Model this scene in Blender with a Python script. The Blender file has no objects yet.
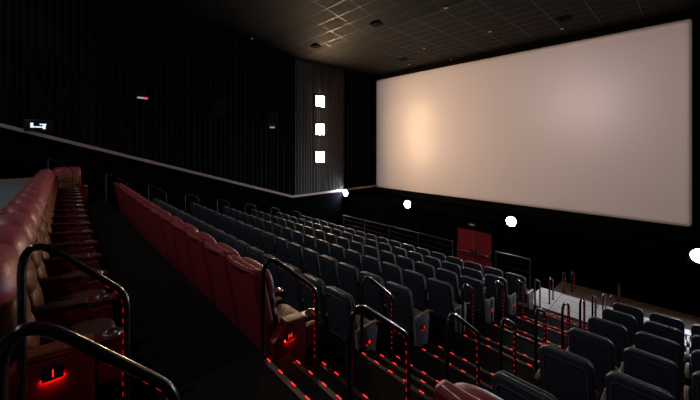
import bpy, bmesh, math, random
from mathutils import Vector, Matrix
random.seed(7)
COL = bpy.context.scene.collection
PI = math.pi
H = 6.0                       # height of the eye above the lowest floor; heights below are given relative to the eye


def Z(h):
    return h + H


# ------------------------------------------------------------------ materials
def mat(name, col, rough=0.6, metal=0.0, spec=0.5, noise=0.0, nscale=20.0, bump=0.0, bscale=200.0, sheen=0.0, coat=0.0):
    m = bpy.data.materials.new(name)
    m.use_nodes = True
    nt = m.node_tree
    b = nt.nodes['Principled BSDF']
    b.inputs['Base Color'].default_value = (*col, 1)
    b.inputs['Roughness'].default_value = rough
    b.inputs['Metallic'].default_value = metal
    b.inputs['Specular IOR Level'].default_value = spec
    b.inputs['Sheen Weight'].default_value = sheen
    b.inputs['Coat Weight'].default_value = coat
    tc = nt.nodes.new('ShaderNodeTexCoord')
    if noise > 0:
        n = nt.nodes.new('ShaderNodeTexNoise')
        n.inputs['Scale'].default_value = nscale
        n.inputs['Detail'].default_value = 5
        nt.links.new(tc.outputs['Object'], n.inputs['Vector'])
        r = nt.nodes.new('ShaderNodeMapRange')
        r.inputs['To Min'].default_value = 1 - noise
        r.inputs['To Max'].default_value = 1 + noise
        nt.links.new(n.outputs['Fac'], r.inputs['Value'])
        mx = nt.nodes.new('ShaderNodeVectorMath')
        mx.operation = 'SCALE'
        mx.inputs[0].default_value = col
        nt.links.new(r.outputs['Result'], mx.inputs['Scale'])
        nt.links.new(mx.outputs['Vector'], b.inputs['Base Color'])
    if bump > 0:
        n2 = nt.nodes.new('ShaderNodeTexNoise')
        n2.inputs['Scale'].default_value = bscale
        n2.inputs['Detail'].default_value = 3
        nt.links.new(tc.outputs['Object'], n2.inputs['Vector'])
        bp = nt.nodes.new('ShaderNodeBump')
        bp.inputs['Strength'].default_value = bump
        bp.inputs['Distance'].default_value = 0.01
        nt.links.new(n2.outputs['Fac'], bp.inputs['Height'])
        nt.links.new(bp.outputs['Normal'], b.inputs['Normal'])
    return m


def emis(name, col, strength):
    m = bpy.data.materials.new(name)
    m.use_nodes = True
    b = m.node_tree.nodes['Principled BSDF']
    b.inputs['Base Color'].default_value = (*[c * .3 for c in col], 1)
    b.inputs['Emission Color'].default_value = (*col, 1)
    b.inputs['Emission Strength'].default_value = strength
    return m


M = {}
M['red'] = mat('red_leather', (0.33, 0.026, 0.038), 0.46, 0, 0.5, 0.25, 6, 0.25, 90, coat=0.05)
M['red_roll'] = mat('lit_red_leather', (0.38, 0.060, 0.075), 0.42, 0, 0.5, 0.25, 6, 0.25, 90, sheen=0.05, coat=0.1)  # paler red: light falling on the head rolls put into the colour
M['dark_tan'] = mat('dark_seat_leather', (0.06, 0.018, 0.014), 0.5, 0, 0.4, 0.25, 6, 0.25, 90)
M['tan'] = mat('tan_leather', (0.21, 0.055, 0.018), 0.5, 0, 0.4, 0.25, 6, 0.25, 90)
M['red_shell'] = mat('red_laminate', (0.26, 0.014, 0.022), 0.35, 0, 0.5, 0.12, 5)
M['tray'] = mat('dark_red_tray', (0.12, 0.010, 0.013), 0.35, 0, 0.5, 0.1, 8)
M['navy'] = mat('navy_fabric', (0.050, 0.057, 0.078), 0.75, 0, 0.4, 0.2, 40, 0.3, 400, sheen=0.35)
M['navy_panel'] = mat('navy_moulded_panel', (0.047, 0.054, 0.076), 0.5, 0, 0.5, 0.12, 15)
M['arm'] = mat('beige_armrest', (0.30, 0.24, 0.19), 0.45, 0, 0.5, 0.15, 12)
M['endpanel'] = mat('grey_end_panel', (0.22, 0.21, 0.24), 0.5, 0, 0.5, 0.1, 9)
M['black_metal'] = mat('black_powder_coat', (0.012, 0.012, 0.014), 0.28, 0, 0.6, 0.1, 30)
M['rail'] = mat('black_gloss_rail', (0.016, 0.016, 0.02), 0.22, 0, 0.7, 0.1, 20, coat=0.4)
M['chrome'] = mat('steel', (0.55, 0.56, 0.6), 0.3, 1.0)
M['nosing'] = mat('dull_aluminium', (0.13, 0.12, 0.12), 0.45, 0.8)
M['grey_rail'] = mat('grey_painted_rail', (0.025, 0.028, 0.032), 0.45, 0.2)
M['carpet'] = mat('black_red_carpet', (0.010, 0.007, 0.007), 0.95, 0, 0.1, 0.5, 60, 0.5, 500)
M['carpet_brown'] = mat('brown_carpet', (0.11, 0.075, 0.055), 0.95, 0, 0.1, 0.3, 50, 0.4, 500)
M['carpet_dark_brown'] = mat('dark_brown_carpet', (0.018, 0.0135, 0.011), 0.95, 0, 0.1, 0.4, 50, 0.5, 500)
M['matt_rail'] = mat('black_matt_rail', (0.012, 0.012, 0.013), 0.6, 0, 0.3)
M['carpet_grey'] = mat('grey_carpet', (0.24, 0.25, 0.27), 0.9, 0, 0.1, 0.3, 4, 0.4, 500)
M['pale_floor'] = mat('pale_vinyl', (0.62, 0.60, 0.60), 0.55, 0, 0.4, 0.08, 3)
M['black_wall'] = mat('black_wall', (0.003, 0.003, 0.004), 1.0, 0, 0.0, 0.3, 5)
M['drape'] = mat('black_drape', (0.006, 0.006, 0.0075), 0.9, 0, 0.1, 0.3, 8)
M['panel'] = mat('grey_acoustic_fabric', (0.085, 0.074, 0.072), 0.85, 0, 0.2, 0.2, 10, sheen=0.1)
M['trim'] = mat('rose_painted_trim', (0.50, 0.36, 0.33), 0.5, 0, 0.4, 0.1, 4)
M['door'] = mat('red_door_paint', (0.30, 0.020, 0.032), 0.4, 0, 0.5, 0.1, 3)
M['doortrim'] = mat('door_frame_paint', (0.55, 0.20, 0.18), 0.5)
M['speaker'] = mat('speaker_black', (0.006, 0.006, 0.008), 0.8, 0, 0.15, 0.2, 60)
M['masking'] = mat('black_masking', (0.004, 0.004, 0.005), 0.9, 0, 0.1)
M['led'] = emis('red_led', (1.0, 0.02, 0.02), 2.6)
M['led_dim'] = emis('red_led_strip', (1.0, 0.015, 0.018), 0.4)
M['led_plate'] = emis('red_plate_light', (1.0, 0.02, 0.02), 70.0)
M['letter'] = emis('red_letter_glow', (1.0, 0.03, 0.02), 1.2)
M['sconce'] = emis('warm_lamp', (1.0, 0.66, 0.40), 175.0)
M['flood'] = emis('cool_lamp', (0.78, 0.89, 1.0), 330.0)
M['sign'] = emis('white_sign_glow', (0.80, 0.92, 1.0), 1.1)
M['small_white'] = emis('white_indicator', (1.0, 0.85, 0.9), 0.35)
M['sign_dim'] = emis('dim_sign_glow', (1.0, 0.7, 0.65), 0.08)
M['small_red'] = emis('red_indicator', (1.0, 0.12, 0.15), 0.8)
M['fill_lamp'] = emis('fill_glow', (1.0, 0.93, 0.88), 3.0)  # glow of the added fill lamps
M['amber'] = emis('amber_indicator', (1.0, 0.6, 0.25), 0.25)


def screen_material():
    m = mat('silver_screen', (0.80, 0.76, 0.74), 0.42, 0.0, 0.5, 0.015, 0.6)
    nt = m.node_tree
    b = nt.nodes['Principled BSDF']
    b.inputs['Metallic'].default_value = 0.035
    b.inputs['Specular IOR Level'].default_value = 0.35
    b.inputs['Roughness'].default_value = 0.35
    return m


M['screen'] = screen_material()


def lined_floor():  # pale floor crossed by thin darker grid lines
    m = mat('pale_vinyl_lined', (0.80, 0.78, 0.78), 0.55, 0, 0.4)
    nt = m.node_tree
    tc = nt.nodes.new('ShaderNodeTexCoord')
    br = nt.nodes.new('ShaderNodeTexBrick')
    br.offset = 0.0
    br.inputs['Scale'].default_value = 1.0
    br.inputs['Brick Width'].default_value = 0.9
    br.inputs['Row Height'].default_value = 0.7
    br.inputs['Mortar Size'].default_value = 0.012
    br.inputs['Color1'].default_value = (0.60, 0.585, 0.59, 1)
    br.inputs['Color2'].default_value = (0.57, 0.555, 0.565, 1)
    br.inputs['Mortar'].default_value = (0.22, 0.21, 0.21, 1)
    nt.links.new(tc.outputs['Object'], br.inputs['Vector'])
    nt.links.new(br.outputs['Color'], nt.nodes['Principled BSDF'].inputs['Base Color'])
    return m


M['pale_floor'] = lined_floor()


def ceiling_material():
    m = bpy.data.materials.new('ceiling_tiles')
    m.use_nodes = True
    nt = m.node_tree
    b = nt.nodes['Principled BSDF']
    b.inputs['Specular IOR Level'].default_value = 0.2
    tc = nt.nodes.new('ShaderNodeTexCoord')
    br = nt.nodes.new('ShaderNodeTexBrick')
    br.offset = 0.0
    br.inputs['Scale'].default_value = 1.0
    br.inputs['Brick Width'].default_value = 1.22
    br.inputs['Row Height'].default_value = 0.61
    br.inputs['Mortar Size'].default_value = 0.014
    br.inputs['Color1'].default_value = (0.0034, 0.0032, 0.0031, 1)
    br.inputs['Color2'].default_value = (0.0044, 0.0041, 0.0039, 1)
    br.inputs['Mortar'].default_value = (0.008, 0.0072, 0.0064, 1)
    nt.links.new(tc.outputs['Object'], br.inputs['Vector'])
    nt.links.new(br.outputs['Color'], b.inputs['Base Color'])
    r = nt.nodes.new('ShaderNodeMapRange')
    r.inputs['To Min'].default_value = 0.75
    r.inputs['To Max'].default_value = 0.35
    nt.links.new(br.outputs['Fac'], r.inputs['Value'])
    nt.links.new(r.outputs['Result'], b.inputs['Roughness'])
    return m


M['ceiling'] = ceiling_material()


# ------------------------------------------------------------------ mesh helpers
def box(bm, x0, x1, y0, y1, z0, z1, bev=0.0, seg=2):
    r = bmesh.ops.create_cube(bm, size=1.0)
    vs = r['verts']
    for v in vs:
        v.co = Vector((x0 + (v.co.x + .5) * (x1 - x0), y0 + (v.co.y + .5) * (y1 - y0), z0 + (v.co.z + .5) * (z1 - z0)))
    if bev > 0:
        es = list({e for v in vs for e in v.link_edges})
        bmesh.ops.bevel(bm, geom=es, offset=bev, segments=seg, profile=0.6, affect='EDGES', clamp_overlap=True)
    return vs


def pillow(bm, cx, cy, cz, w, d, h, n=5.0, cuts=5, lean=0.0, z_ref=None):
    """a padded block: a cube grid pulled onto a superellipsoid; lean shears y by height"""
    t = bmesh.new()
    bmesh.ops.create_cube(t, size=2.0)
    bmesh.ops.subdivide_edges(t, edges=t.edges[:], cuts=cuts, use_grid_fill=True)
    for v in t.verts:
        s = (abs(v.co.x) ** n + abs(v.co.y) ** n + abs(v.co.z) ** n) ** (1.0 / n)
        v.co = v.co / s
        x, y, z = v.co.x * w / 2 + cx, v.co.y * d / 2 + cy, v.co.z * h / 2 + cz
        if z_ref is not None:
            y += lean * (z_ref - z)
        v.co = Vector((x, y, z))
    me = bpy.data.meshes.new('tmp')
    t.to_mesh(me)
    t.free()
    bm.from_mesh(me)
    bpy.data.meshes.remove(me)


def rounded_outline(w, z0, z1, rt, rb, seg=5):
    pts = []
    for (cx, cz, r, a0) in ((w / 2 - rt, z1 - rt, rt, 0), (-w / 2 + rt, z1 - rt, rt, PI / 2),
                            (-w / 2 + rb, z0 + rb, rb, PI), (w / 2 - rb, z0 + rb, rb, 1.5 * PI)):
        for k in range(seg + 1):
            a = a0 + PI / 2 * k / seg
            pts.append((cx + r * math.cos(a), cz + r * math.sin(a)))
    return pts


def plate(bm, w, z0, z1, y0, y1, rt, rb, lean=0.0, z_ref=0.0, bev=0.015, bow=0.0, cx=0.0):
    """upright panel with rounded corners lying in xz, y0 (rear) to y1 (front)"""
    t = bmesh.new()
    pts = rounded_outline(w, z0, z1, rt, rb)
    f = t.faces.new([t.verts.new((x, y0, z)) for x, z in pts])
    ex = bmesh.ops.extrude_face_region(t, geom=[f])
    nv = [g for g in ex['geom'] if isinstance(g, bmesh.types.BMVert)]
    for v in nv:
        v.co.y = y1
    bmesh.ops.recalc_face_normals(t, faces=t.faces[:])
    if bev > 0:
        es = [e for e in t.edges if abs(e.verts[0].co.y - e.verts[1].co.y) < 1e-6]
        bmesh.ops.bevel(t, geom=es, offset=bev, segments=3, profile=0.5, affect='EDGES', clamp_overlap=True)
    for v in t.verts:
        v.co.y += lean * (z_ref - v.co.z) + bow * (1 - (v.co.x / (w / 2)) ** 2)
        v.co.x += cx
    me = bpy.data.meshes.new('tmp')
    t.to_mesh(me)
    t.free()
    bm.from_mesh(me)
    bpy.data.meshes.remove(me)


def tube(bm, pts, r, sides=10, cap=True):
    pts = [Vector(p) for p in pts]
    rings = []
    ref = None
    for i, p in enumerate(pts):
        if i == 0:
            t = (pts[1] - p).normalized()
        elif i == len(pts) - 1:
            t = (p - pts[i - 1]).normalized()
        else:
            t = ((pts[i + 1] - p).normalized() + (p - pts[i - 1]).normalized()).normalized()
        if ref is None:
            ref = t.orthogonal().normalized()
        ref = (ref - t * ref.dot(t)).normalized()
        b = t.cross(ref)
        rings.append([bm.verts.new(p + r * (math.cos(2 * PI * k / sides) * ref + math.sin(2 * PI * k / sides) * b)) for k in range(sides)])
    for a, b in zip(rings, rings[1:]):
        for k in range(sides):
            bm.faces.new((a[k], a[(k + 1) % sides], b[(k + 1) % sides], b[k]))
    if cap:
        bm.faces.new(rings[0][::-1])
        bm.faces.new(rings[-1])


def lathe(bm, prof, origin, axis='z', seg=24):
    rings = []
    for (r, t) in prof:
        ring = []
        for k in range(seg):
            a = 2 * PI * k / seg
            c, s = r * math.cos(a), r * math.sin(a)
            p = {'z': (c, s, t), 'y': (c, t, s), 'x': (t, c, s)}[axis]
            ring.append(bm.verts.new(Vector(origin) + Vector(p)))
        rings.append(ring)
    for a, b in zip(rings, rings[1:]):
        for k in range(seg):
            bm.faces.new((a[k], a[(k + 1) % seg], b[(k + 1) % seg], b[k]))
    if prof[0][0] > 1e-5:
        bm.faces.new(rings[0])
    if prof[-1][0] > 1e-5:
        bm.faces.new(rings[-1])


def prism(bm, pts, axis, a0, a1, bev=0.0):
    """closed outline of 2-d points pushed along an axis; for 'x' points are (y, z)"""
    def P(p, a):
        return (a, p[0], p[1]) if axis == 'x' else ((p[0], a, p[1]) if axis == 'y' else (p[0], p[1], a))
    t = bmesh.new()
    f = t.faces.new([t.verts.new(P(p, a0)) for p in pts])
    ex = bmesh.ops.extrude_face_region(t, geom=[f])
    k = {'x': 0, 'y': 1, 'z': 2}[axis]
    for g in ex['geom']:
        if isinstance(g, bmesh.types.BMVert):
            g.co[k] = a1
    if bev > 0:
        es = [e for e in t.edges if abs(e.verts[0].co[k] - e.verts[1].co[k]) < 1e-6]
        bmesh.ops.bevel(t, geom=es, offset=bev, segments=2, profile=0.5, affect='EDGES', clamp_overlap=True)
    me = bpy.data.meshes.new('tmp')
    t.to_mesh(me)
    t.free()
    bm.from_mesh(me)
    bpy.data.meshes.remove(me)


def obj(name, bm, m, parent=None, smooth=True, loc=None):
    bmesh.ops.recalc_face_normals(bm, faces=bm.faces[:])
    me = bpy.data.meshes.new(name)
    bm.to_mesh(me)
    bm.free()
    me.materials.append(M[m])
    if smooth:
        for p in me.polygons:
            p.use_smooth = True
        me.set_sharp_from_angle(angle=math.radians(42))
    o = bpy.data.objects.new(name, me)
    COL.objects.link(o)
    if parent is not None:
        o.parent = parent
    if loc is not None:
        o.location = loc
    return o


def part(name, fn, m, parent, smooth=True):
    bm = bmesh.new()
    fn(bm)
    return obj(name, bm, m, parent, smooth)


def tag(o, label, cat, group=None, kind=None):
    o['label'] = label
    o['category'] = cat
    if group:
        o['group'] = group
    if kind:
        o['kind'] = kind
    return o


def empty(name, loc, label=None, cat=None, group=None, rz=0.0):
    o = bpy.data.objects.new(name, None)
    o.empty_display_size = 0.1
    o.location = loc
    o.rotation_euler = (0, 0, rz)
    COL.objects.link(o)
    if label:
        tag(o, label, cat, group)
    return o


def struct(name, fn, m, smooth=False, parent=None):
    bm = bmesh.new()
    fn(bm)
    o = obj(name, bm, m, parent, smooth)
    if parent is None:
        o['kind'] = 'structure'
    return o


def copy_tree(o, parent=None):
    c = o.copy()
    COL.objects.link(c)
    if parent is not None:
        c.parent = parent
    for ch in list(o.children):
        copy_tree(ch, c)
    return c


ORD = ['first', 'second', 'third', 'fourth', 'fifth', 'sixth', 'seventh', 'eighth', 'ninth', 'tenth', 'eleventh',
       'twelfth', 'thirteenth', 'fourteenth', 'fifteenth', 'sixteenth', 'seventeenth', 'eighteenth', 'nineteenth']

# ------------------------------------------------------------------ layout (metres, heights from the eye)
XW, XR = -15.3, 3.6            # side walls
YB, YS = -8.0, 16.8            # back wall, screen
YA = 14.0                      # low black wall under the screen
XA0, XA1 = -2.90, -1.20        # stair aisle between the two blocks
YROW = [-0.28] + [1.5 + 1.275 * k for k in range(7)]     # rear of the seat backs, row I to row B
PLAT = [-2.02, -2.53, -3.04, -3.35, -3.66, -3.97, -4.28, -4.59]

# aisle treads: (y where the tread ends, its level)
NOSE = [(-0.9, -1.25), (-0.6, -1.38), (-0.30, -1.51), (0.0, -1.68), (0.33, -1.85)]
for n in (1, 2):
    y, p = YROW[n], PLAT[n - 1]
    NOSE += [(y, p), (y + 0.33, p - 0.17), (y + 0.66, p - 0.34)]
for n in range(3, 8):
    y, p = YROW[n], PLAT[n - 1]
    NOSE += [(y, p), (y + 0.45, p - 0.155)]
NOSE += [(11.56, -4.59), (11.9, -4.76), (12.2, -4.93)]
FRONT = -5.10
LOWER = -5.90


def floor_left(bm):
    ys = [-0.6] + [YROW[n] + 0.02 for n in range(1, 8)] + [11.15]
    for n in range(8):
        box(bm, XW, XA0, ys[n], ys[n + 1], Z(-7), Z(PLAT[n]))


def floor_right(bm):
    ys = [YROW[0] - 0.25] + [YROW[n] + 0.02 for n in range(1, 8)] + [10.16]
    for n in range(8):
        box(bm, XA1, XR, ys[n], ys[n + 1], Z(-7), Z(PLAT[n]))


struct('floor', floor_left, 'carpet')
struct('floor', floor_right, 'carpet')
struct('floor_rear_walkway', lambda bm: (prism(bm, [(XW, YB), (XA0, YB), (XA0, -0.44), (XW, -0.11)], 'z', Z(-7), Z(-1.25)),
                                         box(bm, XA0, XR, YB, -0.9, Z(-7), Z(-1.25)),
                                         box(bm, XA1, XR, -0.9, YROW[0] - 0.25, Z(-7), Z(-1.25))), 'carpet_grey')


def aisle(bm):
    prev = -0.9
    for (y, l) in NOSE[1:]:
        if y > 10:
            break
        box(bm, XA0, XA1, prev, y, Z(-7), Z(l))
        prev = y
    box(bm, XA0, XA1, prev, 10.16, Z(-7), Z(-4.59))


struct('floor_stairs', aisle, 'carpet_dark_brown')
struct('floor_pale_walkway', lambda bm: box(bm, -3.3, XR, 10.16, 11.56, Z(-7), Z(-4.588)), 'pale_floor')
struct('floor_front', lambda bm: (box(bm, -3.3, XR, 11.56, 11.9, Z(-7), Z(-4.76)),
                                  box(bm, -3.3, XR, 11.9, 12.2, Z(-7), Z(-4.93)),
                                  box(bm, -3.3, XR, 12.2, YA, Z(-7), Z(FRONT))), 'carpet_brown')
struct('floor_lower', lambda bm: box(bm, XW, -3.3, 11.15, YA, Z(-7), Z(LOWER)), 'carpet')


# ------------------------------------------------------------------ walls and ceiling
def trim_h(y):
    return 0.28 - 0.319 * y if y < 9.9 else 0.28 - 0.319 * 9.9


CE = [(YB, 7.3), (3.0, 6.05), (7.8, 5.36), (10.2, 4.86), (17.2, 4.86)]


def ceil_h(y):
    for (a, ha), (b, hb) in zip(CE, CE[1:]):
        if y <= b:
            return ha + (hb - ha) * (y - a) / (b - a)
    return CE[-1][1]


struct('wall_left', lambda bm: box(bm, XW - 0.25, XW, YB, 17.2, Z(-7), Z(7.6)), 'black_wall')
struct('wall_right', lambda bm: box(bm, XR, XR + 0.25, YB, 17.2, Z(-7), Z(7.6)), 'black_wall')
struct('wall_front', lambda bm: box(bm, XW, XR, 17.0, 17.2, Z(-7), Z(5.0)), 'black_wall')
struct('wall_apron', lambda bm: (box(bm, XW, XR, YA, YA + 0.18, Z(-7), Z(-3.34)),
                                 box(bm, XW, XR, YA - 0.03, YA + 0.21, Z(-3.34), Z(-3.30)),
                                 box(bm, XW, XR, YA + 0.18, 17.0, Z(-3.45), Z(-3.40))), 'black_wall')


def back_wall(bm):
    # wall with a projection port cut in it
    px, pz, w, h = -7.6, 4.4, 0.5, 0.3
    box(bm, XW, px - w, YB - 0.25, YB, Z(-7), Z(7.6))
    box(bm, px + w, XR, YB - 0.25, YB, Z(-7), Z(7.6))
    box(bm, px - w, px + w, YB - 0.25, YB, Z(-7), Z(pz - h))
    box(bm, px - w, px + w, YB - 0.25, YB, Z(pz + h), Z(7.6))


struct('wall_back', back_wall, 'black_wall')


def ceiling(bm):
    prism(bm, [(y, Z(h)) for y, h in CE] + [(17.2, Z(7.9)), (YB, Z(7.9))], 'x', XW - 0.25, XR + 0.25)


struct('ceiling', ceiling, 'ceiling')


def pleats(bm, y0, y1, period, amp, x0, bottom, top, sub=8, jitter=0.3):
    y = y0
    ph = 0.0
    prev = None
    dy = period / sub
    p = period
    while y < y1 + 1e-6:
        ph += 2 * PI * dy / p
        if ph > 2 * PI:
            ph -= 2 * PI
            p = period * (1 + random.uniform(-jitter, jitter))
        x = x0 + amp * (0.5 + 0.5 * math.sin(ph)) + 0.01
        yy = min(y, y1)
        cur = (bm.verts.new((x, yy, Z(bottom(yy)))), bm.verts.new((x, yy, Z(top(yy)))))
        if prev:
            bm.faces.new((prev[0], cur[0], cur[1], prev[1]))
        prev = cur
        y += dy


o = part('wall_drape', lambda bm: pleats(bm, YB + 0.02, 10.06, 0.22, 0.09, XW, lambda y: trim_h(y) + 0.03, lambda y: ceil_h(y) + 0.02), 'drape', None)
tag(o, 'tall black pleated drape above the sloping trim, between back wall and grey panel', 'curtain')
o = part('acoustic_panel', lambda bm: pleats(bm, 10.08, 13.78, 0.11, 0.04, XW + 0.05, lambda y: trim_h(y) + 0.03, lambda y: 4.84), 'panel', None)
tag(o, 'pale grey pleated fabric panel carrying three square wall lamps', 'wall panel')
o = part('wall_drape', lambda bm: pleats(bm, 13.80, 16.72, 0.26, 0.09, XW, lambda y: trim_h(y) + 0.03, lambda y: 4.84), 'drape', None)
tag(o, 'short black pleated drape in the corner between grey panel and screen', 'curtain')


def trim(bm):
    pts = [(YB, trim_h(YB)), (9.9, trim_h(9.9)), (16.95, trim_h(16.95))]
    for (a, ha), (b, hb) in zip(pts, pts[1:]):
        prism(bm, [(a, Z(ha - 0.06)), (b, Z(hb - 0.06)), (b, Z(hb + 0.06)), (a, Z(ha + 0.06))], 'x', XW, XW + 0.13)


struct('trim_1', trim, 'trim')
struct('baseboard_left', lambda bm: box(bm, XW, XW + 0.03, YB, -0.12, Z(-1.25), Z(-1.11)), 'trim')

# ------------------------------------------------------------------ screen
scr = empty('cinema_screen', (-7.56, YS, Z(-2.95)), 'huge blank pale silver cinema screen filling the front wall', 'screen')


def screen_sheet(bm):
    plate(bm, 15.22, 0.0, 7.50, 0.0, 0.04, 0.10, 0.14, bev=0.0)


part('screen_sheet', screen_sheet, 'screen', scr, False)


def masking(bm):
    w, h = 15.22, 7.50
    for (a, b, c, d) in ((-w / 2, w / 2 + .5, h, h + .28), (-w / 2, w / 2 + .5, -0.40, 0.0)):
        box(bm, a, b, 0.03, 0.12, c, d)
    box(bm, w / 2, w / 2 + 0.5, 0.03, 0.12, 0, h)


part('masking_border', masking, 'masking', scr, False)

# ------------------------------------------------------------------ square wall lamps
for k, (h, w) in enumerate(((2.60, 'top'), (0.93, 'middle'), (-0.72, 'bottom'))):
    s = empty('wall_lamp', (XW + 0.175, 11.74, Z(h)), 'glowing square warm wall lamp, %s of the three on the grey panel' % w, 'wall lamp', 'square lamps on the grey panel')
    part('housing', lambda bm: (box(bm, -0.06, 0.07, -0.295, 0.295, -0.315, 0.315, 0.006),), 'black_metal', s)
    part('diffuser', lambda bm: box(bm, 0.07, 0.074, -0.29, 0.29, -0.31, 0.31), 'sconce', s)

# ------------------------------------------------------------------ floodlights along the low wall
FL = [(-15.02, -3.06, 'beside the grey panel corner'), (-10.2, -3.12, 'between grey panel and red doors'), (-5.0, -3.12, 'just beyond the red doors'),
      (0.20, -3.22, 'below the far screen corner')]
for (x, h, w) in FL:
    f = empty('floodlight', (x, YA - 0.25, Z(h)), 'bright cool white floodlight on the low black wall %s' % w, 'floodlight', 'floodlights on the low wall under the screen')
    part('housing', lambda bm: lathe(bm, [(0.05, 0.26), (0.15, 0.22), (0.20, 0.06), (0.215, -0.02), (0.20, -0.02), (0.195, 0.0)], (0, 0, 0), 'y'), 'black_metal', f)
    part('lens', lambda bm: lathe(bm, [(0.0, -0.03), (0.10, -0.025), (0.19, 0.0), (0.19, 0.02), (0.0, 0.03)], (0, 0, 0), 'y'), 'flood', f)
    part('bracket', lambda bm: (tube(bm, [(-0.235, 0.1, 0), (-0.235, 0.1, -0.21), (0, 0.1, -0.235), (0.235, 0.1, -0.21), (0.235, 0.1, 0)], 0.018, 8), tube(bm, [(0, 0.1, -0.235), (0, 0.215, -0.255)], 0.018, 8)
                                ), 'black_metal', f)

# ------------------------------------------------------------------ red double doors with push bars
DX0, DX1 = -7.50, -5.87
DB, DT = LOWER, -3.84
for i, (a, b) in enumerate(((DX0, (DX0 + DX1) / 2), ((DX0 + DX1) / 2, DX1))):
    d = struct('door_%d' % (i + 1), lambda bm: box(bm, a + 0.008, b - 0.008, YA - 0.06, YA - 0.01, Z(DB), Z(DT), 0.004), 'door')
    part('push_bar', lambda bm: (tube(bm, [(a + 0.09, YA - 0.13, Z(-4.84)), (b - 0.09, YA - 0.13, Z(-4.84))], 0.022, 8),
                                 box(bm, a + 0.06, a + 0.12, YA - 0.16, YA - 0.06, Z(-4.90), Z(-4.72)),
                                 box(bm, b - 0.12, b - 0.06, YA - 0.16, YA - 0.06, Z(-4.90), Z(-4.72))), 'chrome', d)
struct('trim_2', lambda bm: (box(bm, DX0 - 0.07, DX0, YA - 0.08, YA, Z(DB), Z(DT + .06)), box(bm, DX1, DX1 + 0.07, YA - 0.08, YA, Z(DB), Z(DT + .06)),
                             box(bm, DX0, DX1, YA - 0.08, YA, Z(DT), Z(DT + .06))), 'black_wall')
struct('trim_3', lambda bm: box(bm, (DX0 + DX1) / 2 - 0.012, (DX0 + DX1) / 2 + 0.012, YA - 0.075, YA - 0.058, Z(DB), Z(DT)), 'doortrim')
s = empty('exit_light', (-6.75, YA - 0.02, Z(-3.60)), 'small faint lit box sign above the red doors', 'sign')
part('housing', lambda bm: box(bm, -0.15, 0.15, -0.07, 0.0, -0.07, 0.07, 0.008), 'black_metal', s)
part('face', lambda bm: box(bm, -0.12, 0.12, -0.075, -0.069, -0.03, 0.03), 'sign_dim', s)


# ------------------------------------------------------------------ wall speakers and lit things on the long wall
def speaker(y, h, label):
    s = empty('wall_speaker', (XW + 0.14, y, Z(h)), label, 'speaker', 'speakers on the long wall')
    part('cabinet', lambda bm: prism(bm, [(0.0, -0.34), (0.22, -0.30), (0.42, 0.32), (0.0, 0.36)], 'y', -0.26, 0.26, 0.015), 'speaker', s)

    def g(bm):
        prism(bm, [(0.232, -0.26), (0.242, -0.265), (0.425, 0.27), (0.412, 0.275)], 'y', -0.22, 0.22)
    part('grille', g, 'masking', s)
    part('bracket', lambda bm: (tube(bm, [(-0.1, 0, 0), (0.02, 0, 0)], 0.05, 8), box(bm, -0.12, -0.10, -0.12, 0.12, -0.12, 0.12)), 'black_metal', s)


speaker(-0.3, 2.9, 'black wall speaker above the glowing white sign')
speaker(2.6, 2.35, 'black wall speaker above a small white and red indicator')
speaker(5.7, 1.74, 'black wall speaker midway along the drape with no light under it')
speaker(8.45, 1.35, 'black wall speaker nearest the grey panel, above a pale indicator')

e = empty('indicator_plate', (XW + 0.14, 2.75, Z(1.90)), 'small indicator glowing white and red under a wall speaker', 'indicator')
part('plate', lambda bm: box(bm, -0.02, 0.03, -0.22, 0.22, -0.07, 0.07, 0.006), 'black_metal', e)
part('white_lens', lambda bm: box(bm, 0.03, 0.05, -0.18, 0.04, -0.035, 0.03), 'small_white', e)
part('red_lens', lambda bm: box(bm, 0.03, 0.055, 0.04, 0.18, -0.045, 0.03), 'small_red', e)
e = empty('indicator_plate', (XW + 0.14, 8.6, Z(0.93)), 'small pale indicator on the drape near the grey panel', 'indicator')
part('plate', lambda bm: box(bm, -0.02, 0.03, -0.18, 0.18, -0.06, 0.06, 0.006), 'black_metal', e)
part('white_lens', lambda bm: box(bm, 0.03, 0.05, -0.14, 0.14, -0.03, 0.03), 'small_white', e)

e = empty('illuminated_sign', (XW + 0.15, -0.25, Z(0.66)), 'bright white illuminated sign on the drape just above the sloping trim', 'sign')
part('sign_box', lambda bm: box(bm, -0.05, 0.04, -0.36, 0.36, -0.2, 0.2, 0.01), 'black_metal', e)


def sign_strokes(bm):
    for (a, b, c, d) in ((-0.20, -0.13, -0.075, 0.085), (-0.16, 0.12, -0.07, -0.03), (0.02, 0.19, 0.025, 0.06), (0.10, 0.17, -0.115, 0.03)):
        box(bm, 0.04, 0.055, a, b, c, d)


part('lit_strokes', sign_strokes, 'sign', e, False)


# ------------------------------------------------------------------ things on the ceiling
def at_ceiling(u, v):
    """where the line of sight through a pixel meets the ceiling's flat and sloped parts"""
    th = math.atan2(340, 320)
    a = (u - 350) / 320.0
    dx, dy, dz = -math.sin(th) + math.cos(th) * a, math.cos(th) + math.sin(th) * a, -(v - 145) / 320.0
    t = 0.5
    while dz * t < ceil_h(dy * t) and t < 60:
        t += 0.01
    return dx * t, dy * t, ceil_h(dy * t)


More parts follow.
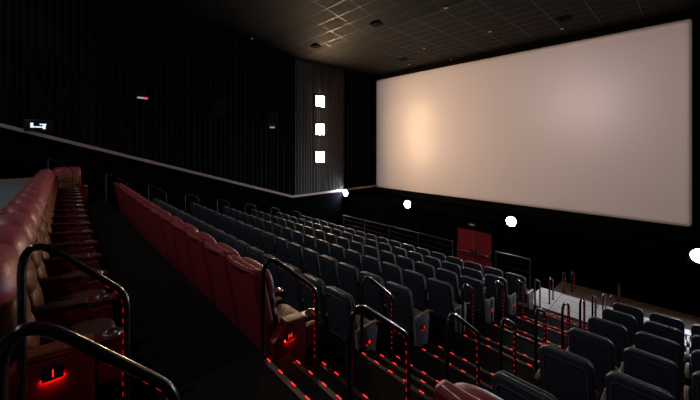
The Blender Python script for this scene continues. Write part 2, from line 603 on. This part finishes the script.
for k, (u, v, w) in enumerate(((317, 46, 'above the grey lamp panel'), (377, 24, 'out over the seats, alone'), (404, 59, 'close to the screen above its inner corner'), (564, 18, 'above the middle of the screen edge'))):
    x, y, h = at_ceiling(u, v)
    d = empty('ceiling_vent', (x, y, Z(h)), 'dark square ceiling vent %s' % w, 'vent', 'dark vents in the ceiling')
    q0, q1 = 0.21, 0.165
    part('vent_frame', lambda bm: (box(bm, -q0, q0, -q0, -q1, -0.04, 0.02), box(bm, -q0, q0, q1, q0, -0.04, 0.02),
                                   box(bm, -q0, -q1, -q1, q1, -0.04, 0.02), box(bm, q1, q0, -q1, q1, -0.04, 0.02)), 'masking', d, False)
    part('louvre', lambda bm: [box(bm, -q1, q1, -0.15 + q * 0.07, -0.11 + q * 0.07, -0.035, -0.02) for q in range(5)], 'masking', d, False)
for k, (u, v, w) in enumerate(((409, 64, 'beside the vent at the screen corner'), (451, 59, 'close above the screen top edge'), (490, 31, 'midway out from the screen'),
                               (562, 28, 'beside the vent above the screen'), (446, 7, 'far out over the seats'), (252, 38, 'near the long drape'), (424, 48, 'near the corner vent'))):
    x, y, h = at_ceiling(u, v)
    d = empty('ceiling_indicator', (x, y, Z(h)), 'tiny round ceiling lamp %s' % w, 'ceiling lamp', 'tiny lamps in the ceiling')
    part('ring', lambda bm: lathe(bm, [(0.05, 0.0), (0.085, -0.005), (0.09, -0.03), (0.05, -0.035)], (0, 0, 0), 'z', 16), 'nosing', d)
    part('lens', lambda bm: lathe(bm, [(0.0, -0.05), (0.035, -0.045), (0.05, -0.03), (0.05, 0.0)], (0, 0, 0), 'z', 16), 'amber', d)


# ------------------------------------------------------------------ letters on the row plates
def letter_mesh(ch, size):
    cu = bpy.data.curves.new('letter', 'FONT')
    cu.body = ch
    cu.size = size
    cu.align_x = 'CENTER'
    cu.align_y = 'CENTER'
    cu.extrude = 0.002
    ob = bpy.data.objects.new('letter', cu)
    COL.objects.link(ob)
    bpy.context.view_layer.update()
    me = bpy.data.meshes.new_from_object(ob)
    bpy.data.objects.remove(ob)
    bpy.data.curves.remove(cu)
    return me


def row_plate(parent, ch, x, y, z, side=1, w=0.11, h=0.085, led='led'):
    """a dark plate with a red glowing row letter on the aisle side of an end seat"""
    p = part('row_plate', lambda bm: box(bm, x + side * 0.008, x + side * 0.018, y - w / 2, y + w / 2, z - h / 2, z + h / 2, 0.003), 'black_metal', parent)
    me = letter_mesh(ch, h * 0.85)
    me.materials.clear()
    me.materials.append(M['letter'])
    R = Matrix.Rotation(PI / 2 * side, 4, 'Z') @ Matrix.Rotation(PI / 2, 4, 'X')
    me.transform(Matrix.Translation((x + side * 0.0195, y, z)) @ R)
    o = bpy.data.objects.new('row_letter', me)
    COL.objects.link(o)
    o.parent = p
    g = part('plate_light', lambda bm: box(bm, x, x + side * 0.007, y - w / 2, y + w / 2, z - h / 2 - 0.002, z - h / 2 + 0.006), led, p)
    return p


# ------------------------------------------------------------------ red recliners
RW = 0.76


def make_recliner(F=0.0):
    r = empty('recliner', (0, 0, 0))
    LEAN = 0.20
    hb = 1.24

    def shell(bm):
        plate(bm, 0.722, 0.16, hb, 0.0, 0.12, 0.055, 0.03, LEAN, hb, 0.04, -0.040)
    sh = part('back_shell', shell, 'red', r)
    # stitched seams down the shell
    for q in (-0.325, 0.325):
        part('seam', lambda bm: tube(bm, [(q, -0.006 + LEAN * (hb - z), z) for z in (0.25, 0.5, 0.75, 0.98, 1.08)], 0.006, 6), 'red', sh)

    def roll(bm):
        if F > 0:
            pillow(bm, 0, 0.125, hb - 0.125, 0.735, 0.30, 0.36, 2.8, 7, LEAN, hb)
        else:
            pillow(bm, 0, 0.150, hb - 0.185, 0.70, 0.18, 0.34, 3.4, 7, LEAN, hb)
    # the roll of a back seen from behind: a welt along the top edge
    part('top_welt', lambda bm: tube(bm, [(-0.31, 0.02, hb - 0.012), (-0.16, -0.008, hb - 0.009), (0, -0.016, hb - 0.008), (0.16, -0.008, hb - 0.009), (0.31, 0.02, hb - 0.012)], 0.024, 8), 'red_roll', sh)
    part('head_roll', roll, 'red_roll', r)

    def cushion(bm):
        pillow(bm, 0, 0.165, 0.84, 0.58, 0.18, 0.30, 3.0, 7, LEAN, hb)
        pillow(bm, 0, 0.175, 0.60, 0.54, 0.16, 0.34, 3.2, 6, LEAN, hb)
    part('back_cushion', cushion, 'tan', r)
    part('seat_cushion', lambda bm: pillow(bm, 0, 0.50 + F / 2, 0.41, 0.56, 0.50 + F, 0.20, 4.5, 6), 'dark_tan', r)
    part('footrest', lambda bm: pillow(bm, 0, 0.735 + F, 0.24, 0.55, 0.09, 0.34, 4.5, 5), 'red', r)
    part('base', lambda bm: box(bm, -0.26, 0.26, 0.30, 0.68 + F, 0.0, 0.33, 0.01), 'black_metal', r)
    return r


def add_console(r, x, end=False, F=0.0):
    """arm console on the plane x of a recliner: side panel, padded top, tray with cup holder, front block"""
    w = 0.075
    y0 = 0.12 if end else 0.30
    if end:
        out = [(0.24, 0.0), (0.50 + F, 0.0), (0.58 + F, 0.14), (0.58 + F, 0.585), (0.30, 0.605), (0.17, 0.50)]
    else:
        out = [(0.375, 0.0), (0.50 + F, 0.0), (0.58 + F, 0.14), (0.58 + F, 0.585), (0.325, 0.605)]
    a = part('armrest', lambda bm: prism(bm, out, 'x', x - w, x + w, 0.010), 'red_shell', r)
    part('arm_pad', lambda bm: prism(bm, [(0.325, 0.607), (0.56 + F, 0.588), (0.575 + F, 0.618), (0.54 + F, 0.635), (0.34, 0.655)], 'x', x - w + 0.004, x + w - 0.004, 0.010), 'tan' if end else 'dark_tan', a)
    part('front_block', lambda bm: prism(bm, [(0.59 + F, 0.30), (0.73 + F, 0.30), (0.75 + F, 0.34), (0.75 + F, 0.50), (0.59 + F, 0.50)], 'x', x - w, x + w, 0.010), 'red_shell', a)
    part('tray', lambda bm: prism(bm, [(0.585 + F, 0.56), (0.76 + F, 0.55), (0.785 + F, 0.575), (0.78 + F, 0.60), (0.585 + F, 0.615)], 'x', x - w - 0.004, x + w + 0.004, 0.008), 'tray', a)
    part('cup_holder', lambda bm: lathe(bm, [(0.030, 0.588), (0.036, 0.595), (0.048, 0.625), (0.060, 0.622), (0.063, 0.600)], (x, 0.685 + F, 0.0), 'z', 18), 'chrome', a)
    return a


DEEP = 0.12                                         # the rearmost row has deeper seats
rec_deep = make_recliner(DEEP)
add_console(rec_deep, -RW / 2, False, DEEP)
rec = make_recliner()
add_console(rec, -RW / 2)


def end_recliner(src, ch, F):
    c = copy_tree(src)
    add_console(c, RW / 2, True, F)
    row_plate(c, ch, RW / 2 + 0.075, 0.36 + F, 0.51, led='led_plate')
    return c


def place(o, x, y, h, label, cat, group, rz=0.0):
    o.location = (x, y, Z(h))
    o.rotation_euler = (0, 0, rz)
    tag(o, label, cat, group)
    return o


used = set()
for row, (y, p, ch, wh, g) in enumerate(((YROW[0], PLAT[0], 'I', 'rearmost row', 'red recliners in the rearmost row'),
                                         (YROW[1], PLAT[1], 'H', 'row behind the navy seats', 'red recliners behind the navy seats'))):
    for k in range(14):
        x = XA0 - 0.09 - RW / 2 - k * RW
        if k == 0:
            o = end_recliner(rec_deep if row == 0 else rec, ch, DEEP if row == 0 else 0.0)
            lab = 'red recliner ending the %s, glowing letter %s on its side' % (wh, ch)
        else:
            src = rec_deep if row == 0 else rec
            o = copy_tree(src) if row in used else src
            used.add(row)
            lab = 'red recliner in the %s, %s seat from the stair aisle' % (wh, ORD[k])
        dx = XA0 - x
        bend = 0.027 * dx if row == 0 else 0.02 * max(0.0, dx - 4.5)
        place(o, x, y - 0.18 + bend if row == 0 else y + bend, p, lab, 'recliner', g, math.radians(-1.55 if row == 0 else (-1.1 if dx > 4.5 else 0)))
for k in range(2):
    o = copy_tree(rec)
    place(o, -0.60 + k * RW, YROW[1], PLAT[1], ['red recliner across the stair aisle, behind the small navy block, beside the steps',
                                                'red recliner across the stair aisle, second seat from the steps'][k], 'recliner', 'red recliners of the small block')
place(copy_tree(rec), -14.96, 0.46, PLAT[0], 'red recliner turned toward the room at the far end of the rearmost row', 'recliner', 'red recliners in the rearmost row', math.radians(-84))

# ------------------------------------------------------------------ navy seats
NW = 0.592


def make_seat():
    r = empty('cinema_chair', (0, 0, 0))
    LEAN, hb = 0.17, 1.09
    part('back_cushion', lambda bm: plate(bm, 0.495, 0.36, hb - 0.008, 0.055, 0.125, 0.09, 0.05, LEAN, hb, 0.03, -0.004), 'navy', r)
    sh = part('back_panel', lambda bm: plate(bm, 0.512, 0.34, hb, 0.0, 0.07, 0.095, 0.05, LEAN, hb, 0.022, -0.012), 'navy_panel', r)

    def rim(bm):
        pts = rounded_outline(0.41, 0.44, hb - 0.075, 0.05, 0.04)
        loop = [(x, -0.010 - 0.012 * (1 - (x / 0.256) ** 2) + LEAN * (hb - z) + 0.005, z) for x, z in pts]
        loop.append(loop[0])
        tube(bm, loop, 0.007, 6, False)
    part('piping', rim, 'navy', sh)
    part('seat_cushion', lambda bm: pillow(bm, 0, 0.40, 0.43, 0.50, 0.50, 0.13, 5, 5), 'navy', r)
    part('seat_pan', lambda bm: box(bm, -0.22, 0.22, 0.20, 0.58, 0.33, 0.385, 0.015), 'black_metal', r)
    return r


def add_arm(r, x, panel=False, side=1):
    a = part('armrest', lambda bm: (box(bm, x - 0.026, x + 0.026, 0.10, 0.50, 0.60, 0.645, 0.015, 3)), 'arm', r)
    part('cup_holder', lambda bm: lathe(bm, [(0.030, 0.50), (0.040, 0.51), (0.046, 0.60), (0.052, 0.605), (0.052, 0.59)], (x, 0.535, 0.02), 'z', 16), 'black_metal', a)
    if panel:
        p = part('end_panel', lambda bm: prism(bm, [(0.17, 0.03), (0.42, 0.03), (0.50, 0.57), (0.46, 0.61), (0.12, 0.61), (0.10, 0.57)], 'x', x - 0.03, x + 0.03, 0.012), 'endpanel', r)
    else:
        part('leg', lambda bm: (prism(bm, [(0.18, 0.0), (0.44, 0.0), (0.44, 0.02), (0.34, 0.06), (0.34, 0.60), (0.22, 0.60), (0.22, 0.06), (0.18, 0.02)], 'x', x - 0.02, x + 0.02)), 'black_metal', r, False)
    return a


seat_plain = make_seat()
add_arm(seat_plain, -NW / 2)                     # the shared arm on its far side
seat_wall = None
LET = ['I', 'H', 'G', 'F', 'E', 'D', 'C', 'B']
RNAME = {2: 'rearmost navy row', 3: 'second navy row from rear', 4: 'third navy row from rear', 5: 'third navy row from front',
         6: 'second navy row from front', 7: 'front navy row'}
used = False
for n in range(2, 8):
    y, p = YROW[n], PLAT[n]
    for k in range(18):
        x = XA0 - 0.05 - NW / 2 - k * NW
        if k == 0:
            o = copy_tree(seat_plain)
            add_arm(o, NW / 2, True)
            row_plate(o, LET[n], NW / 2 + 0.03, 0.31, 0.44, 1, 0.075, 0.075)
            lab = 'navy chair with grey lettered end panel at stair aisle, %s' % RNAME[n]
        else:
            o = copy_tree(seat_plain) if used else seat_plain
            used = True
            lab = 'navy chair in large block, %s, %s from stair aisle' % (RNAME[n], ORD[k])
        place(o, x, y, p, lab, 'cinema chair', 'navy seats of the large block')
    for k in range(3):
        x = -0.93 + k * 0.60
        o = copy_tree(seat_plain)
        if k == 0:
            lab = 'navy chair of the small block beside the steps, %s' % RNAME[n]
        elif k == 1:
            lab = 'navy chair of the small block, middle of three in the %s' % RNAME[n]
        else:
            lab = 'navy chair of the small block, farthest from the steps, %s' % RNAME[n]
        place(o, x, y, p, lab, 'cinema chair', 'navy seats of the small block')


# ------------------------------------------------------------------ handrail loops
def fillet(pts, rad, seg=6):
    out = [Vector(pts[0])]
    for i in range(1, len(pts) - 1):
        p0, p1, p2 = Vector(pts[i - 1]), Vector(pts[i]), Vector(pts[i + 1])
        a, b = (p0 - p1), (p2 - p1)
        r = min(rad[i], a.length * 0.49, b.length * 0.49)
        s, e = p1 + a.normalized() * r, p1 + b.normalized() * r
        for k in range(seg + 1):
            t = k / seg
            out.append((1 - t) ** 2 * s + 2 * t * (1 - t) * p1 + t ** 2 * e)
    out.append(Vector(pts[-1]))
    return out


def level(y):
    for (e, l) in NOSE:
        if y < e:
            return l
    return FRONT


def handrail(x, y, top, length, drop, label, r=0.022, front_in=0.0):
    """an inverted U: rear post, grip sloping down toward the screen, front post"""
    b0, b1 = level(y + 1e-3), level(y + length)
    o = empty('handrail', (x, y, Z(b0)), label, 'handrail', 'handrail loops along the stair aisle')
    zt = top - b0
    zc = zt + 0.05
    path = fillet([(0, 0, 0), (0, 0, zc), (0, length, zt - drop), (0, length, b1 - b0)], [0, 0.26, 0.10, 0], 9)
    part('grip', lambda bm: tube(bm, path, r, 12), 'rail', o)
    for (fy, fz) in ((0.0, 0.0), (length, b1 - b0)):
        part('foot_plate', lambda bm: lathe(bm, [(0.038, 0.0), (0.038, 0.008), (0.025, 0.012)], (0, fy, fz), 'z', 16), 'black_metal', o)
    # the light strip is tucked along the inner underside
    off = r * 0.96
    inner = fillet([(0, off, 0.03), (0, off, zc - off * 1.2), (0, length - off, zt - drop - off * 0.6), (0, length - off, b1 - b0 + 0.03)], [0, 0.22, 0.07, 0], 9)

    def strip(bm):
        d, nxt = 0.0, 0.0
        for a, b in zip(inner[10:], inner[11:]):
            L = (b - a).length
            t = (b - a).normalized()
            while nxt < d + L:
                p = a + t * (nxt - d)
                tube(bm, [p - t * 0.014, p + t * 0.014], 0.0045, 6)
                nxt += 0.075
            d += L
    ls = part('light_strip', strip, 'led_dim', o)
    ls['kind'] = 'stuff'
    return o


RD = 'on the small block side'
LD = 'on the large block side'
hl = [(0, -0.12, -0.575, 0.53, 0.50), (1, 1.49, -1.07, 0.63, 0.50), (2, 2.83, -1.62, 0.60, 0.46), (4, 5.40, -2.50, 0.42, 0.22),
      (5, 6.80, -2.86, 0.42, 0.18), (6, 8.03, -3.20, 0.40, 0.16), (7, 9.30, -3.55, 0.40, 0.14), (8, 10.55, -3.88, 0.36, 0.10), (9, 11.97, -4.10, 0.30, 0.12), (10, 13.1, -4.38, 0.36, 0.10)]
RN = ['at the rearmost recliner row', 'at the end of the second recliner row', 'at the rearmost navy row', 'at the second navy row', 'at the third navy row', 'at the third navy row from the front',
      'at the second navy row from the front', 'at the front navy row', 'on the pale walkway', 'on the steps below the pale walkway', 'nearest the low black wall']
for (n, y, top, ln, dr) in hl:
    handrail(-2.79, y, top, ln, dr, 'black handrail loop %s, %s' % (LD, RN[n]))
hr = [(0, -0.12, -0.575, 0.53, 0.51), (1, 1.47, -1.08, 0.65, 0.46), (2, 2.73, -1.59, 0.64, 0.44), (3, 3.98, -2.12, 0.44, 0.22), (4, 5.26, -2.46, 0.42, 0.16),
      (5, 6.70, -2.88, 0.43, 0.12), (6, 8.05, -3.25, 0.38, 0.12), (7, 9.28, -3.57, 0.36, 0.10), (8, 10.6, -3.95, 0.36, 0.10), (9, 11.75, -4.36, 0.34, 0.10), (10, 13.2, -4.45, 0.34, 0.10)]
for (n, y, top, ln, dr) in hr:
    handrail(-1.567, y, top, ln, dr, 'black handrail loop %s, %s' % (RD, RN[n]))


# loops by the far wall aisle
WN = ['rearmost recliner row', 'second recliner row', 'rearmost navy row', 'second navy row', 'third navy row', 'third navy row from the front', 'second navy row from the front', 'front navy row']
WTOP = {0: (-0.02, -0.40), 1: (1.52, -0.95), 2: (2.80, -1.45), 3: (4.07, -1.95), 4: (5.35, -2.3), 5: (6.62, -2.65), 6: (7.9, -3.0), 7: (9.17, -3.35)}
for n, (y, top) in WTOP.items():
    b0 = PLAT[n - 1] if n else -1.17
    y0 = y if n == 0 else YROW[n] - 0.06
    if n == 0:
        b0, y0 = PLAT[0], -0.02
    ln, dr = (0.60, 0.40) if n < 3 else (0.5, 0.2)
    o = empty('handrail', (-13.90, y0, Z(b0)), 'slim rail loop by the far wall, %s' % WN[n], 'handrail', 'rail loops along the far wall aisle')
    pth = fillet([(0, 0, 0), (0, 0, top - b0), (0, ln, top - dr - b0), (0, ln, PLAT[n] - b0)], [0, 0.12, 0.10, 0])
    part('grip', lambda bm: tube(bm, pth, 0.017, 10), 'grey_rail', o)
    for (fy, fz) in ((0.0, 0.0), (ln, PLAT[n] - b0)):
        part('foot_plate', lambda bm: lathe(bm, [(0.05, 0.0), (0.05, 0.01), (0.03, 0.012)], (0, fy, fz), 'z', 14), 'black_metal', o)

# ------------------------------------------------------------------ lit step edges
for k, (y, l) in enumerate(NOSE[2:]):
    o = empty('step_edge', (-2.18, y, Z(l)),
              'metal step edge with red lights, %s step down the stair aisle' % (ORD + ['twentieth', 'twenty-first', 'twenty-second', 'twenty-third', 'twenty-fourth'])[k], 'step edge', 'lit step edges of the stair aisle')
    part('edge_strip', lambda bm: (box(bm, -0.56, 0.56, -0.045, 0.004, 0.0, 0.006), box(bm, -0.56, 0.56, 0.0, 0.006, -0.035, 0.004)), 'nosing', o, False)
    base = None
    for q in range(6):
        x = -0.52 + q * 0.205
        if base is None:
            base = part('step_light', lambda bm: box(bm, -0.03, 0.03, -0.006, 0.005, 0.001, 0.007, 0.002), 'led', o)
            base.location = (x, 0, 0)
        else:
            c = base.copy()
            COL.objects.link(c)
            c.location = (x, 0, 0)

# ------------------------------------------------------------------ guard rail before the doors
def guard(x0, x1, label, posts):
    g = empty('guard_rail', (x0, 11.0, Z(-4.59)), label, 'guard rail', 'guard rails before the front navy row')
    L = x1 - x0
    part('top_rail', lambda bm: tube(bm, [(0, 0, 0.98), (L, 0, 0.98)], 0.028, 10), 'matt_rail', g)
    for z in (0.15, 0.36, 0.57, 0.78):
        part('infill_bar', lambda bm: tube(bm, [(0, 0, z), (L, 0, z)], 0.012, 8), 'matt_rail', g)
    for k in range(posts):
        part('post', lambda bm: (tube(bm, [(k * L / (posts - 1), 0, 0), (k * L / (posts - 1), 0, 0.98)], 0.024, 10),
                                 lathe(bm, [(0.06, 0.0), (0.06, 0.01), (0.03, 0.014)], (k * L / (posts - 1), 0, 0), 'z', 14)), 'matt_rail', g)


guard(-12.2, -6.1, 'long black guard rail in front of the front navy row, left of red doors', 5)
guard(-4.5, -3.45, 'short black guard rail between the red doors and the pale walkway', 2)

# ------------------------------------------------------------------ added screen beam at the port, added fill lamps

def area(name, loc, target, size, power, col, spread=180):
    l = bpy.data.lights.new(name, 'AREA')
    l.shape = 'DISK'
    l.size = size
    l.energy = power
    l.color = col
    l.spread = math.radians(spread)
    o = bpy.data.objects.new(name, l)
    o.location = loc
    o.rotation_euler = (Vector(target) - Vector(loc)).to_track_quat('-Z', 'Y').to_euler()
    COL.objects.link(o)
    return o


# the beam: an added unseen spot lighting the screen, masked to a rectangle
sp = bpy.data.lights.new('screen_fill_beam', 'SPOT')
sp.energy = 5600
sp.color = (1.0, 0.78, 0.77)
sp.spot_size = math.radians(52)
sp.spot_blend = 0.1
sp.shadow_soft_size = 0.03
sp.use_nodes = True
nt = sp.node_tree
em = nt.nodes['Emission']
tc = nt.nodes.new('ShaderNodeTexCoord')
sx = nt.nodes.new('ShaderNodeSeparateXYZ')
nt.links.new(tc.outputs['Normal'], sx.inputs['Vector'])


def node(op, a, b):
    n = nt.nodes.new('ShaderNodeMath')
    n.operation = op
    for i, s in enumerate((a, b)):
        if s is None:
            continue
        if isinstance(s, (int, float)):
            n.inputs[i].default_value = s
        else:
            nt.links.new(s, n.inputs[i])
    return n.outputs[0]


az = node('ABSOLUTE', sx.outputs['Z'], None)
LX, LY, LZ = -7.56, YB - 0.3, 4.25
DIST = YS - LY


def ramp(v, lo, hi, soft):
    a = nt.nodes.new('ShaderNodeMapRange')
    a.interpolation_type = 'SMOOTHSTEP'
    a.inputs['From Min'].default_value = lo
    a.inputs['From Max'].default_value = lo + soft
    nt.links.new(v, a.inputs['Value'])
    b = nt.nodes.new('ShaderNodeMapRange')
    b.interpolation_type = 'SMOOTHSTEP'
    b.inputs['From Min'].default_value = hi - soft
    b.inputs['From Max'].default_value = hi
    b.inputs['To Min'].default_value = 1
    b.inputs['To Max'].default_value = 0
    nt.links.new(v, b.inputs['Value'])
    return node('MULTIPLY', a.outputs['Result'], b.outputs['Result'])


tx = node('DIVIDE', sx.outputs['X'], az)
ty = node('DIVIDE', sx.outputs['Y'], az)
half = 7.61 / DIST
m1 = ramp(tx, -half, half, 0.006)
m2 = ramp(ty, (-2.95 - LZ) / DIST, (4.55 - LZ) / DIST, 0.006)
nt.links.new(node('MULTIPLY', m1, m2), em.inputs['Strength'])
so = bpy.data.objects.new('screen_fill_beam', sp)
so.location = (LX, LY, Z(LZ))
so.rotation_euler = (PI / 2, 0, 0)
COL.objects.link(so)

for k, (x, y, pw, w) in enumerate(((-12.5, -3.6, 48, 'over the far end of the rear walkway'), (-7.5, -3.6, 48, 'over the middle of the rear walkway'), (-2.5, -3.6, 48, 'over the head of the stair aisle'))):  # fill lights added out of view to brighten the seat backs
    h = ceil_h(y)
    d = empty('fill_fixture', (x, y, Z(h - 0.02)), 'added unseen round downlight %s' % w, 'fill_lamp', 'added fill lamps over the rear walkway')
    part('ring', lambda bm: lathe(bm, [(0.14, 0.0), (0.20, 0.0), (0.20, -0.03), (0.14, -0.04)], (0, 0, 0), 'z', 24), 'nosing', d)
    part('lens', lambda bm: lathe(bm, [(0.0, -0.02), (0.14, -0.02), (0.14, 0.0)], (0, 0, 0), 'z', 24), 'fill_lamp', d)
    area('fill_light', (x, y, Z(h - 0.10)), (x, y + 2.6, Z(h - 6)), 0.28, pw, (0.92, 0.95, 1.0), 150)

# ------------------------------------------------------------------ camera and render look
cam = bpy.data.cameras.new('camera')
cam.sensor_width = 36
cam.lens = 320 / 700 * 36
cam.shift_y = -55 / 700
cam.clip_start = 0.05
co = bpy.data.objects.new('camera', cam)
co.location = (0, 0, H)
co.rotation_euler = (PI / 2, 0, math.atan2(340, 320))
COL.objects.link(co)
sc = bpy.context.scene
sc.camera = co
w = bpy.data.worlds.new('world')
sc.world = w
w.use_nodes = True
w.node_tree.nodes['Background'].inputs['Color'].default_value = (0, 0, 0, 1)
sc.view_settings.view_transform = 'Standard'
sc.view_settings.look = 'None'
sc.view_settings.exposure = 0.0
sc.view_settings.gamma = 1.0
sc.cycles.use_denoising = True
sc.cycles.max_bounces = 6
sc.cycles.sample_clamp_indirect = 4.0
